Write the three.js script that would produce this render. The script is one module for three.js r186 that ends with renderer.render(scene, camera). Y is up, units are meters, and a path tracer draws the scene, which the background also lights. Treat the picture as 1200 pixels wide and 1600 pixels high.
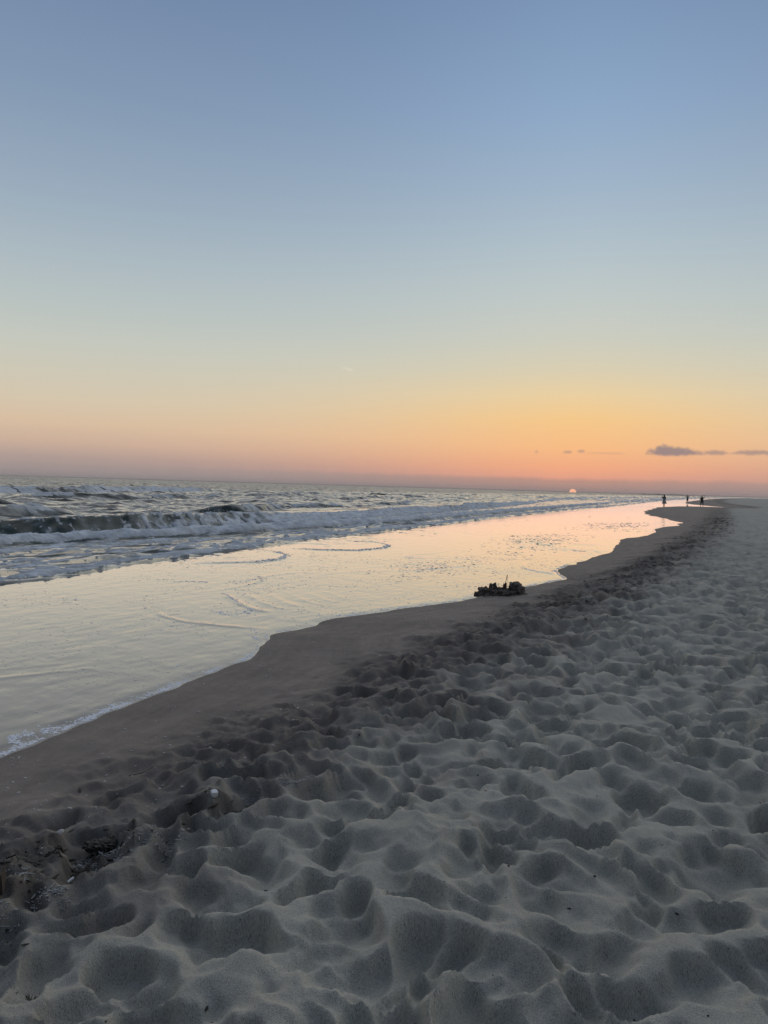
import * as THREE from 'three';
import { createNoise2D } from 'simplex-noise';
import { MarchingCubes } from 'three/addons/objects/MarchingCubes.js';
import * as BufferGeometryUtils from 'three/addons/utils/BufferGeometryUtils.js';

// ------------------------------------------------------------------ camera
const rad = (d) => d * Math.PI / 180, deg = (r) => r * 180 / Math.PI;
const scene = new THREE.Scene();
const camera = new THREE.PerspectiveCamera(68, 0.75, 0.05, 40000);
camera.position.set(0, 1.95, 0);
camera.rotation.order = 'YXZ';
camera.rotation.set(rad(-1.93), 0, rad(1.66));

const renderer = new THREE.WebGLRenderer({ antialias: true });
renderer.toneMapping = THREE.LinearToneMapping;
renderer.toneMappingExposure = 1.0;
renderer.shadowMap.enabled = true;

// ------------------------------------------------------------------ small tools
function seeded(a) { return () => { a |= 0; a = (a + 0x6d2b79f5) | 0; let t = Math.imul(a ^ (a >>> 15), 1 | a); t = (t + Math.imul(t ^ (t >>> 7), 61 | t)) ^ t; return ((t ^ (t >>> 14)) >>> 0) / 4294967296; }; }
const n2 = createNoise2D(seeded(11)), n2b = createNoise2D(seeded(29)), n2c = createNoise2D(seeded(53));
const clamp = (x, a = 0, b = 1) => Math.min(b, Math.max(a, x));
const lerp = (a, b, k) => a + (b - a) * k;
const step = (a, b, x) => { const k = clamp((x - a) / (b - a)); return k * k * (3 - 2 * k); };
const toLinear = (c) => { c /= 255; return c <= 0.04045 ? c / 12.92 : Math.pow((c + 0.055) / 1.055, 2.4); };
const through = (list) => {                    // smooth line through [x, y] pairs that never overshoots them
  const n = list.length, slope = list.slice(1).map(([x, y], i) => (y - list[i][1]) / (x - list[i][0]));
  const tangent = list.map((_, i) => (i === 0 ? slope[0] : i === n - 1 ? slope[n - 2] : slope[i - 1] * slope[i] <= 0 ? 0 : 2 / (1 / slope[i - 1] + 1 / slope[i])));
  return (x) => {
    let i = 0; while (i < n - 2 && x > list[i + 1][0]) i++;
    const [x0, y0] = list[i], [x1, y1] = list[i + 1], h = x1 - x0, k = clamp((x - x0) / h), m = 1 - k;
    return y0 * (1 + 2 * k) * m * m + y1 * k * k * (3 - 2 * k) + h * (tangent[i] * k * m * m - tangent[i + 1] * k * k * m);
  };
};
const fbm = (n, x, y, o = 4) => { let a = 0.5, v = 0; for (let i = 0; i < o; i++) { v += a * n(x, y); x *= 2.03; y *= 2.03; a *= 0.5; } return v; };

// ------------------------------------------------------------------ sky: clear dusk air, a haze bank on the horizon and a few small clouds
const SUN_AZ = 13.91;
{
  // sRGB colours by elevation: under the sun, at the side, behind
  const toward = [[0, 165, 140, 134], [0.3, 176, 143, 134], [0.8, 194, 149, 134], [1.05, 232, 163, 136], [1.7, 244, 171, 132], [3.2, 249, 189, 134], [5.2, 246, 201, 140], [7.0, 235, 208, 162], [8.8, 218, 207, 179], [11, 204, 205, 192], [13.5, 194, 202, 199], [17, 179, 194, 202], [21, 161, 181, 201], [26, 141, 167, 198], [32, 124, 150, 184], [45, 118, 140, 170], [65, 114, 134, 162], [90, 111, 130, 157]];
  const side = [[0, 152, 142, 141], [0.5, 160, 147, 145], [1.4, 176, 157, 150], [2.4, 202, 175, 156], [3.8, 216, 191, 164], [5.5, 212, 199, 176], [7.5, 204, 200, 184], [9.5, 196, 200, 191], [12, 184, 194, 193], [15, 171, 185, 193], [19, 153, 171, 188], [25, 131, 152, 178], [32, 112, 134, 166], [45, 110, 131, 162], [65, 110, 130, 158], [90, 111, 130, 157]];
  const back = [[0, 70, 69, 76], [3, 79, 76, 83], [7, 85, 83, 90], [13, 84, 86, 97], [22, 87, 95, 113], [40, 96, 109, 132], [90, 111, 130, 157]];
  const look = (table, e) => { let i = 0; while (i < table.length - 2 && e > table[i + 1][0]) i++; const a = table[i], b = table[i + 1], k = clamp((e - a[0]) / (b[0] - a[0])); return [1, 2, 3].map((c) => toLinear(lerp(a[c], b[c], k))); };
  const W = 4096, H = 2048, data = new Float32Array(W * H * 4);
  const ground = [0.07, 0.065, 0.06];
  const weights = [];
  for (let i = 0; i < W; i++) {
    let az = ((i + 0.5) / W - 0.5) * 360 + 90 - SUN_AZ; az = ((az + 540) % 360) - 180;
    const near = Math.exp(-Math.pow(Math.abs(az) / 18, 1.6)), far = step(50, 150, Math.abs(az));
    weights.push([near, far, az]);
  }
  const puffs = [[20.6, 2.93, 1.9, 0.5, 1], [20.1, 2.95, 0.9, 0.62, 1], [22.0, 2.9, 1.2, 0.22, 0.7], [23.4, 2.93, 1.0, 0.25, 0.75], [25.9, 2.95, 1.7, 0.26, 0.75], [28.6, 3.0, 1.6, 0.3, 0.8], [13.44, 2.86, 0.36, 0.16, 0.6], [14.4, 2.92, 0.33, 0.2, 0.6], [11.2, 2.83, 0.16, 0.14, 0.5], [16.2, 2.86, 1.4, 0.07, 0.35], [33, 3.1, 1.2, 0.3, 0.6]];
  for (let j = 0; j < H; j++) {
    const e = ((j + 0.5) / H - 0.5) * 180;
    let A, B, C;
    if (e >= 1.6 || e <= 0) { A = look(toward, Math.max(e, 0)); B = look(side, Math.max(e, 0)); C = look(back, Math.max(e, 0)); }
    for (let i = 0; i < W; i++) {
      const o = (j * W + i) * 4, [near, far, az] = weights[i];
      if (e < 0) { data[o] = ground[0]; data[o + 1] = ground[1]; data[o + 2] = ground[2]; data[o + 3] = 1; continue; }
      if (e < 1.6) {                              // the bank's top edge wanders a little
        const ee = clamp(e + 0.05 * n2(az * 0.35, 3) + 0.03 * n2(az * 1.3, 7) - 0.006 * Math.max(0, az), 0, 90);
        A = look(toward, ee); B = look(side, ee); C = look(back, ee);
      }
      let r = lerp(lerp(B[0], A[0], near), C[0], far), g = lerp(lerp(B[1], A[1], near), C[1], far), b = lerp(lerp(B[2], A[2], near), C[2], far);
      if (e < 4.2 && e > 2.2 && az > -6 && az < 24) {
        const real = az + SUN_AZ;
        let cover = 0;
        for (const [ca, ce, w, h, k] of puffs) {
          const dx = (real - ca) / w; if (Math.abs(dx) > 1.5) continue;
          const dy = (e - ce) / h, d = dx * dx + (dy > 0 ? dy * dy : dy * dy * 5.5) + 0.5 * fbm(n2b, real * 1.9, e * 4.2, 4);
          cover = Math.max(cover, k * step(1.05, 0.35, d));
        }
        const cr = toLinear(143), cg = toLinear(129), cb = toLinear(133);
        r = lerp(r, cr, cover * 0.88); g = lerp(g, cg, cover * 0.88); b = lerp(b, cb, cover * 0.88);
      }
      if (e > 8.3 && e < 9.1) {                   // short bright contrail
        const real = az + SUN_AZ, k = (real + 3.75) / 1.1;
        if (k > 0 && k < 1) { const line = 8.82 - 0.27 * k, q = Math.exp(-Math.pow((e - line) / 0.045, 2)) * Math.pow(k, 0.8) * step(1, 0.95, k) * 0.16; r += q; g += q * 0.95; b += q * 0.75; }
      }
      data[o] = r; data[o + 1] = g; data[o + 2] = b; data[o + 3] = 1;
    }
  }
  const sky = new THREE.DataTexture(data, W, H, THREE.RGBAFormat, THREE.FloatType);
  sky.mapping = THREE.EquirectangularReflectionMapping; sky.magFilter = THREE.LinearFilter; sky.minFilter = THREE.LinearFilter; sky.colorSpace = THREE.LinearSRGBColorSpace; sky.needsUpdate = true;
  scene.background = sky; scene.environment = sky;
}

// added wide glow, raised above the half-set sun to bring out the sand relief
const raisedSunGlow = new THREE.DirectionalLight(new THREE.Color().setRGB(1, 0.88, 0.74), 1.15);
raisedSunGlow.position.set(Math.sin(rad(SUN_AZ)) * 200, 200 * Math.tan(rad(8)), -Math.cos(rad(SUN_AZ)) * 200);
raisedSunGlow.castShadow = true; raisedSunGlow.shadow.radius = 235;
Object.assign(raisedSunGlow.shadow.camera, { left: -80, right: 80, top: 60, bottom: -60, near: 1, far: 500 });
raisedSunGlow.shadow.mapSize.set(2048, 2048);
raisedSunGlow.name = 'raisedSunGlow';
scene.add(raisedSunGlow, raisedSunGlow.target);

// ------------------------------------------------------------------ the lie of the shore
// s: metres towards the sea, t: metres along the shore
const SHORE = rad(22.9), SC = Math.cos(SHORE), SS = Math.sin(SHORE);
const bend = (t) => (t < 150 ? 0 : t < 1000 ? 0.8e-4 * (t - 150) ** 2 : 57.8 + 0.136 * (t - 1000));   // far off the shore curves away to landward
const toT = (x, z) => SS * x - SC * z, toS = (x, z) => -SC * x - SS * z + bend(toT(x, z));
const toX = (s, t) => -SC * (s - bend(t)) + SS * t, toZ = (s, t) => -SS * (s - bend(t)) - SC * t;
const washLine = through([[-400, 4], [-60, 4.2], [0, 3.6], [3.3, 3.9], [4.5, 3.98], [5.4, 4.0], [6.4, 4.08], [6.9, 4.3], [7.5, 4.5], [7.9, 4.35], [8.5, 4.36], [9.7, 4.0], [11.1, 3.42], [13.1, 3.05], [15.2, 2.5], [17, 2.95], [18.8, 2.8], [23.8, 2.5], [28, 2.75], [34.3, 2.2], [42, 1.9], [49.3, 1.3], [56, 2.1], [67, 4.4], [78, 5.5], [92, 5.6], [105, 5.8], [112, 5.4], [115.5, 3.6], [118, 0.2], [122, -3.9], [132, -2.8], [150, 1], [165, 3.2], [200, 4.5], [300, 4], [4000, 4]]);
const wash = (t) => washLine(t) + 0.05 * n2c(t * 0.9, 1.5) * step(3, 8, Math.abs(t)) + 0.02 * n2c(t * 2.6, 9.5) * step(40, 12, t) + step(14, 40, t) * 0.3 * n2c(t * 0.16, 4.5);
const dryLine = through([[-400, 2.6], [0, 3.1], [2.5, 2.85], [3.4, 2.7], [4.8, 2.5], [6.3, 2.45], [7.6, 2.35], [12.6, 1.9], [26.4, 0.7], [58, -0.5], [100, -1.5], [118, -6], [130, -6.5], [160, -4], [220, -3], [4000, -3]]);
const profile = through([[-300, 1.6], [-120, 0.85], [-40, 0.5], [-10, 0.425], [-3, 0.405], [-1.6, 0.355], [-0.7, 0.275], [0, 0.222], [1.2, 0.204], [7, 0.15], [9, 0.11], [16, -0.4], [60, -2.4], [300, -3]]);
function shoreQ(s, t) { const w = 1 - step(6, 10.5, s); return s - (4 + (wash(t) - 4) * w); }

// trodden dry sand: overlapping bowls left by feet, with crests between them
const hash = (i, j, k) => { let h = Math.imul(i, 374761393) ^ Math.imul(j, 668265263) ^ Math.imul(k, 1442695041); h = Math.imul(h ^ (h >>> 13), 1274126177); return ((h ^ (h >>> 16)) >>> 0) / 4294967296; };
function bowls(x, z, cell, sharp, salt) {
  const u = x / cell, v = z / cell, iu = Math.floor(u), iv = Math.floor(v);
  let sum = 0;
  for (let a = -2; a <= 2; a++) for (let b = -2; b <= 2; b++) {
    const i = iu + a, j = iv + b, turn = hash(i, j, salt + 2) * Math.PI, c = Math.cos(turn), d = Math.sin(turn), long = 0.72 + 0.5 * hash(i, j, salt + 3);
    const du = u - i - 0.5 - 0.92 * (hash(i, j, salt) - 0.5), dv = v - j - 0.5 - 0.92 * (hash(i, j, salt + 1) - 0.5);
    const p = (du * c + dv * d) * long, q = (-du * d + dv * c) / long;
    sum += Math.exp(-sharp * ((p * p + q * q) * 1.15 + 0.3 * hash(i, j, salt + 4)));
  }
  return -Math.log(sum) / sharp;
}
const BOWLS = [[-0.46, -2.47, 0.135, 0.05], [-0.78, -2.32, 0.1, 0.05], [1.29, -3.66, 0.13, 0.045]];
function dents(x, z) {
  const wx = x + 0.09 * n2(x * 1.7, z * 1.7) + 0.03 * n2(x * 6, z * 6), wz = z + 0.09 * n2b(x * 1.7, z * 1.7) + 0.03 * n2b(x * 6, z * 6);
  const f = bowls(wx, wz, 0.19, 27, 1), cap = 0.45 + 0.12 * n2b(x * 0.8, z * 0.8);
  return 0.255 * (-Math.log(Math.exp(-16 * f) + Math.exp(-16 * cap)) / 16 - 0.16);
}
function dryRelief(x, z, r) {
  // the wind has drawn the crests over to landward: long slopes to the sunset, short steep ones away from it
  let h = dents(x, z);
  if (r < 60) h = dents(x + 0.24 * 0.4 * h, z - 0.97 * 0.4 * h);
  if (r < 40) h += 0.036 * bowls(x + 5 + 0.05 * n2(x * 4, z * 4), z - 3, 0.12, 11, 40) * (0.2 + 0.8 * step(-0.2, 0.5, n2(x * 0.9, z * 0.9)));
  h += 0.014 * (Math.min(bowls(x - 7 + 0.2 * n2b(x, z), z + 2, 0.6, 12, 130), 0.7) - 0.3);
  h += 0.035 * n2c(x * 0.7, z * 0.7) + 0.014 * n2(x * 2.2, z * 2.2);
  if (r < 14) { const crumb = 0.5 + step(0, 0.6, n2c(x * 2.1, z * 2.1)); h += crumb * (0.003 * n2b(x * 11, z * 11) + 0.0018 * n2(x * 25, z * 25)); if (r < 6) h += crumb * 0.0011 * n2b(x * 58, z * 58); }
  for (const [bx, bz, br, bd] of BOWLS) { const d = Math.hypot(x - bx, (z - bz) * 1.15) / br + 0.12 * n2(x * 7, z * 7); if (d < 1.6) h = lerp(h, -bd + 0.03 * Math.max(0, d - 0.6) + 0.004 * n2b(x * 14, z * 14), step(1.2, 0.8, d)); }
  return h;
}
const WRACK = [[-1.34, -2.98, 0.3], [-1.16, -3.18, 0.2], [-0.78, -3.5, 0.16]];
function wrackAt(x, z, s, t) {                     // where the last high tide left weed and rubbish
  let k = 0;
  for (const [a, b, r] of WRACK) k = Math.max(k, step(r, r * 0.4, Math.hypot(x - a, z - b) + 0.12 * n2(x * 7, z * 7)));
  const d = s - dryLine(t) + 0.45 + 0.25 * n2(t * 0.5, 2);
  const along = step(7, 11, t) * step(120, 60, t);
  k = Math.max(k, along * step(1.0 + 0.012 * t, 0.2, Math.abs(d)) * step(0.0, 0.45, n2(x * 0.8, z * 0.5) + 0.5 * n2b(x * 2.3, z * 2.3) + 0.15));
  return k;
}
function sandAt(x, z) {
  const r = Math.hypot(x, z), s = toS(x, z), t = toT(x, z), q = shoreQ(s, t), base = profile(q);
  const border = dryLine(t) + 0.28 * n2(x * 1.1, z * 1.1) + 0.12 * n2b(x * 3.2, z * 3.2);
  const dry = step(0.35, -0.5, s - border), mid = step(0.75, -0.1, s - border);
  const wrack = s < 4 ? wrackAt(x, z, s, t) : 0;
  let y = base;
  if (mid > 0) y += dryRelief(x, z, r) * (0.32 * mid + 0.68 * dry);
  if (q < 0.4) y += step(0.4, -0.4, q) * (0.006 * n2(x * 1.4, z * 1.4) + 0.0022 * n2b(x * 5.5, z * 5.5));
  const trod = s < 4 && q < 0 ? step(0.85, 0.2, Math.abs(s - dryLine(t) + 0.3 + 0.4 * n2(x * 0.7, z * 0.7) + 0.2 * n2b(x * 2.3, z * 2.3)) / (1 + 0.008 * Math.max(0, t))) : 0;   // damp sand churned by feet along the tide line
  if (trod > 0 && r < 60) y += trod * (0.035 * (Math.min(bowls(x + 9, z + 4, 0.19, 14, 90), 0.6) - 0.3) * 2.2 + 0.008 * n2(x * 8, z * 8) + 0.004 * n2b(x * 21, z * 21));
  if (wrack > 0) y += wrack * (0.022 * fbm(n2c, x * 9, z * 9, 3) + 0.014 * Math.abs(n2(x * 17, z * 17)));
  y += step(-12, -60, s) * (0.25 * n2(x * 0.03, z * 0.03) + 0.1 * n2(x * 0.11, z * 0.11));
  const near = Math.hypot(x - 2.0, z + 12.3); if (near < 0.9) y += step(0.9, 0.3, near) * (0.018 * fbm(n2, x * 6, z * 6, 3) + 0.01 * Math.abs(n2b(x * 14, z * 14)));   // heaped and scooped round the castle
  return { y, s, t, q, dry, wrack, trod };
}
const sandY = (x, z) => sandAt(x, z).y;

// ------------------------------------------------------------------ textures of sand (grain only)
function grainTexture(size, fn, srgb) {
  const d = new Uint8Array(size * size * 4);
  for (let j = 0; j < size; j++) for (let i = 0; i < size; i++) { const v = fn(i, j), o = (j * size + i) * 4; d[o] = v[0]; d[o + 1] = v[1]; d[o + 2] = v[2]; d[o + 3] = 255; }
  const t = new THREE.DataTexture(d, size, size); t.wrapS = t.wrapT = THREE.RepeatWrapping; t.magFilter = THREE.LinearFilter; t.minFilter = THREE.LinearFilter; if (srgb) t.colorSpace = THREE.SRGBColorSpace; t.needsUpdate = true; return t;
}
const grainRandom = seeded(77);
const sandMap = grainTexture(1024, () => { const a = grainRandom(), b = grainRandom(); let v = 222 + (a + grainRandom() - 1) * 38; if (b < 0.02) v = 95 + 70 * a; else if (b > 0.992) v = 255; return [Math.min(255, v), Math.min(255, v * 0.995), Math.min(255, v * 0.985)]; }, true);
const sandBump = grainTexture(1024, () => { const v = 128 + (grainRandom() + grainRandom() - 1) * 110; return [v, v, v]; });

// wind ripples finer than the mesh: a tile of 20 m made of crossing wave trains
const rippleMap = (() => {
  const size = 1024, d = new Float32Array(size * size), r = seeded(5), sines = [];
  for (let i = 0; i < 70; i++) { const k = 4 * Math.pow(2, 4.1 * r()), a = (r() - 0.5) * 1.9; sines.push([Math.round(k * Math.cos(a)), Math.round(k * Math.sin(a)), r() * 6.283, Math.pow(k, -1.25)]); }
  const table = sines.map(([ku, kv]) => [Float32Array.from({ length: size }, (_, i) => 6.2832 * ku * i / size), Float32Array.from({ length: size }, (_, i) => 6.2832 * kv * i / size)]);
  let lo = 1e9, hi = -1e9;
  for (let j = 0; j < size; j++) for (let i = 0; i < size; i++) { let v = 0; for (let n = 0; n < sines.length; n++) v += sines[n][3] * Math.sin(table[n][0][i] + table[n][1][j] + sines[n][2]); d[j * size + i] = v; lo = Math.min(lo, v); hi = Math.max(hi, v); }
  return grainTexture(size, (i, j) => { const v = 255 * (d[j * size + i] - lo) / (hi - lo); return [v, v, v]; });
})();
// ------------------------------------------------------------------ ground sheet and the thin wash on it: one polar grid, finest where feet stand
const rows = [0.25], cols = [];
while (rows.at(-1) < 1.1) rows.push(rows.at(-1) * 1.06);
while (rows.at(-1) < 28) rows.push(rows.at(-1) * 1.0062);
while (rows.at(-1) < 250) rows.push(rows.at(-1) * 1.011);
while (rows.at(-1) < 3300) rows.push(rows.at(-1) * 1.04);
for (let a = -180; a < 180;) { cols.push(rad(a)); const b = Math.abs(a); a = +(a + (b > 60 ? 6 : b > 36 ? 0.8 : 0.135)).toFixed(4); if (b > 36 && a > -36 && a < 0) a = Math.min(a, -36); }
cols.push(rad(180));
const NR = rows.length, NC = cols.length;
{
  const N = NR * NC, pos = new Float32Array(N * 3), col = new Float32Array(N * 3), uv = new Float32Array(N * 2), S = new Float32Array(N), film = new Float32Array(N), index = [];
  for (let j = 0; j < NR; j++) for (let i = 0; i < NC; i++) {
    const k = j * NC + i, r = rows[j], x = Math.sin(cols[i]) * r, z = -Math.cos(cols[i]) * r, p = sandAt(x, z);
    pos[k * 3] = x; pos[k * 3 + 1] = p.y; pos[k * 3 + 2] = z; uv[k * 2] = x / 1.7; uv[k * 2 + 1] = z / 1.7; S[k] = p.s;
    // dry grey-beige sand, brown where it is damp, black-brown weed on the tide line
    const patch = 1 + 0.09 * n2(x * 0.7, z * 0.7) + 0.05 * n2b(x * 3, z * 3);
    const inland = step(0.1, -1.7, p.s - dryLine(p.t) + 0.55 * n2(x * 0.9, z * 0.9) + 0.3 * n2b(x * 2.6, z * 2.6)), dryness = clamp(0.12 * p.dry + 0.88 * inland * p.dry);
    const swash = p.q < 0 ? 1 + (0.1 * n2(p.t * 0.45 + 0.2 * p.q, p.q * 4.5) + 0.07 * n2b(p.t * 0.9, p.q * 13)) * (1 - p.dry) + 0.06 * n2b(x * 9, z * 9) * (1 - p.dry) : 1;   // faint lines left by earlier waves
    let c = [lerp(0.29, 0.485, dryness) * patch * swash, lerp(0.243, 0.468, dryness) * patch * swash, lerp(0.2, 0.395, dryness) * patch * swash];
    if (p.trod > 0) { const w = 0.78 * p.trod * (0.75 + 0.25 * n2b(x * 3.1, z * 3.1)); c = [lerp(c[0], 0.13, w), lerp(c[1], 0.115, w), lerp(c[2], 0.1, w)]; }
    if (p.wrack > 0) { const w = p.wrack * step(-0.5, 0.35, fbm(n2, x * 6, z * 6, 3) + 0.1) * 0.65; c = [lerp(c[0], 0.036, w), lerp(c[1], 0.03, w), lerp(c[2], 0.022, w)]; }
    col.set(c, k * 3);
    film[k] = p.q;
  }
  for (let j = 0; j < NR - 1; j++) for (let i = 0; i < NC - 1; i++) {
    const a = j * NC + i, b = a + 1, c = a + NC, d = c + 1;
    if (Math.min(S[a], S[b], S[c], S[d]) > 15 && rows[j] < 400) continue;
    index.push(a, b, c, b, d, c);
  }
  const g = new THREE.BufferGeometry();
  g.setAttribute('position', new THREE.BufferAttribute(pos, 3)); g.setAttribute('color', new THREE.BufferAttribute(col, 3)); g.setAttribute('uv', new THREE.BufferAttribute(uv, 2));
  g.setIndex(index); g.computeVertexNormals();
  const sand = new THREE.Mesh(g, new THREE.MeshStandardMaterial({ vertexColors: true, map: sandMap, bumpMap: sandBump, bumpScale: 0.003, roughness: 0.94 }));
  sand.name = 'sand_beach'; sand.userData.kind = 'structure'; sand.castShadow = sand.receiveShadow = true;
  scene.add(sand);

  // the wash: a skin of water left by the last waves, from its lobed upper edge down to the surf
  const wp = new Float32Array(N * 3), keep = new Uint8Array(N), wi = [];
  for (let k = 0; k < N; k++) {
    const x = pos[k * 3], z = pos[k * 3 + 2], r = Math.hypot(x, z), q = film[k];
    wp[k * 3] = x; wp[k * 3 + 2] = z;
    if (q < -1.5 || S[k] > 16 || r > 1500) { wp[k * 3 + 1] = pos[k * 3 + 1] - 0.05; continue; }
    keep[k] = 1;
    wp[k * 3 + 1] = pos[k * 3 + 1] + clamp(q * 0.05, -0.03, 0.009) + (q > 0 ? washRipple(x, z, S[k], q, r) * step(0, 0.25, q) : 0);
  }
  for (let j = 0; j < NR - 1; j++) for (let i = 0; i < NC - 1; i++) {
    const a = j * NC + i, b = a + 1, c = a + NC, d = c + 1;
    if (!(keep[a] && keep[b] && keep[c] && keep[d])) continue;
    if (wp[a * 3 + 1] < pos[a * 3 + 1] - 0.004 && wp[b * 3 + 1] < pos[b * 3 + 1] - 0.004 && wp[c * 3 + 1] < pos[c * 3 + 1] - 0.004 && wp[d * 3 + 1] < pos[d * 3 + 1] - 0.004) continue;
    wi.push(a, b, c, b, d, c);
  }
  let w = new THREE.BufferGeometry();
  w.setAttribute('position', new THREE.BufferAttribute(wp, 3)); w.setAttribute('uv', new THREE.BufferAttribute(uv.slice(), 2)); w.setIndex(wi);
  w = compact(w); w.computeVertexNormals();
  const water = new THREE.Mesh(w, new THREE.MeshPhysicalMaterial({ color: new THREE.Color().setRGB(0.04, 0.037, 0.034), roughness: 0.035, ior: 1.4, bumpMap: rippleMap, bumpScale: 0.003 }));
  water.name = 'wash_water'; water.userData.kind = 'structure'; water.receiveShadow = true;
  scene.add(water);
}
function compact(g) {                              // drops vertices that no face uses
  const idx = g.index.array, map = new Int32Array(g.attributes.position.count).fill(-1); let n = 0;
  for (const i of idx) if (map[i] < 0) map[i] = n++;
  const out = new THREE.BufferGeometry();
  for (const [name, a] of Object.entries(g.attributes)) { const d = new Float32Array(n * a.itemSize); for (let i = 0; i < map.length; i++) if (map[i] >= 0) for (let c = 0; c < a.itemSize; c++) d[map[i] * a.itemSize + c] = a.array[i * a.itemSize + c]; out.setAttribute(name, new THREE.BufferAttribute(d, a.itemSize)); }
  out.setIndex(Array.from(idx, (i) => map[i])); return out;
}
function lineDistance(x, z, line) {
  let best = 1e9, at = 0, side = 0;
  for (let i = 0; i < line.length - 1; i++) {
    const [ax, az] = line[i], [bx, bz] = line[i + 1], dx = bx - ax, dz = bz - az, k = clamp(((x - ax) * dx + (z - az) * dz) / (dx * dx + dz * dz)), px = x - ax - k * dx, pz = z - az - k * dz, d = Math.hypot(px, pz);
    if (d < best) { best = d; at = (i + k) / (line.length - 1); side = Math.sign(dx * pz - dz * px); }
  }
  return [best, at, side];
}
function washRipple(x, z, s, q, r) {
  const lines = washRipple.lines ??= [
    [[[-3.12, -10.23], [-2.79, -9.68], [-2.4, -9.3], [-1.88, -9.08], [-1.24, -8.9]], 0.008, 0.05, 0],
    [[[-2.47, -11.87], [-2.27, -11.38], [-2.02, -10.82], [-1.71, -10.33], [-1.41, -10.08]], 0.011, 0.07, 6],
    [[[-3.6, -6.3], [-3.26, -6.47], [-3.09, -6.58], [-2.91, -6.69], [-2.5, -6.95]], 0.005, 0.035, 2],
  ];
  const tongues = washRipple.tongues ??= [
    [[-2.52, -20.83], [-1.7, -20.5], [-0.66, -20.64], [0.03, -21.7], [0.17, -22.64], [-0.17, -23.75], [-1.18, -24.4]],
    [[-4.25, -16.34], [-3.6, -16.52], [-2.82, -16.87], [-2.36, -17.71], [-2.38, -18.65], [-2.75, -19.6], [-3.28, -20.2]],
  ];
  let h = 0.0012 * n2(x * 1.7, z * 1.7) + 0.0006 * n2b(x * 5, z * 5);
  if (r < 16) for (const [line, high, wide, echoes] of lines) {
    if (Math.abs(x - line[2][0]) > 2.6 || Math.abs(z - line[2][1]) > 3) continue;
    const [d, at, side] = lineDistance(x, z, line), ends = step(0, 0.2, at) * step(1, 0.75, at), signed = d * side;
    h += high * ends * Math.exp(-Math.pow(d / wide, 2));
    for (let e = 1; e <= echoes; e++) h += high * 0.6 * (1 - e / (echoes + 1)) * ends * Math.exp(-Math.pow((signed + e * 0.33) / (wide * 0.9), 2));
  }
  if (r > 13 && r < 30) for (const line of tongues) {
    const [d, at, side] = lineDistance(x, z, line), inside = side < 0 ? 1 : -1;
    h += 0.016 * step(-0.12, 0.1, inside * d) * step(3.2, 1.6, d) * step(0, 0.2, at) + 0.014 * Math.exp(-Math.pow(d / 0.13, 2)) * step(0, 0.15, at) * step(1, 0.8, at);
  }
  // cat's-paws: patches of small ripples farther along
  const patch = step(0.1, 0.6, n2c(x * 0.16 + 3, z * 0.1) + 0.25 * n2(x * 0.5, z * 0.5)) * step(14, 22, r);
  if (patch > 0) h += patch * 0.012 * n2(x * 2.4, z * 1.3) + patch * 0.006 * n2b(x * 5, z * 3);
  const ridge = n2b(s * 0.33 + 0.4 * n2(x * 0.2, z * 0.2), toT(x, z) * 0.045);
  h += 0.012 * Math.exp(-Math.pow(ridge / 0.05, 2)) * step(0.1, 0.5, n2c(x * 0.11, z * 0.11)) * step(9, 14, r);
  return h;
}

// ------------------------------------------------------------------ the sea
const surgeLine = through([[-3000, 10.2], [8.7, 10.25], [11.6, 10.6], [15, 10.7], [19.6, 11.3], [30.5, 11.6], [66, 12.2], [118, 10.8], [200, 11], [4000, 11.5]]);
const surge = (t) => surgeLine(t) + 0.18 * n2(t * 0.33, 8) + 0.06 * n2(t * 1.2, 3);
const breakerToe = through([[-3000, 19.4], [16.1, 19.1], [18.8, 18.1], [29, 18.3], [50, 18.8], [108, 23.2], [230, 33], [4000, 45]]);
const breakerHigh = (t) => (0.54 - 0.14 * step(21, 27, t) - 0.07 * step(40, 90, t) + 0.05 * n2(t * 0.5, 77) + 0.025 * n2(t * 1.7, 19) + 0.1 * n2(t * 0.06, 12) - 0.1 * step(60, 120, t)) * (1 - 0.25 * step(26, 34, t) * step(52, 40, t));
const broken = (t) => clamp(0.85 + 0.5 * n2(t * 0.06, 31) - 1.25 * step(14.5, 17.2, t) * step(22, 17.6, t));
const innerToe = through([[-3000, 17], [14, 16.4], [17.8, 15.8], [22.8, 14.7], [32.4, 13.9], [58, 13.9], [116, 14.2], [4000, 16]]);
const littleToe = (t) => surge(t) + 0.9 + 0.3 * n2(t * 0.2, 60);
const outerToe = through([[-3000, 60], [57, 67], [92, 75], [125, 80], [4000, 110]]);
const hump = (d, face, back) => (d < 0 ? 0 : d < face ? step(0, face, d) : Math.exp(-Math.pow((d - face) / back, 1.3)));
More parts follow.
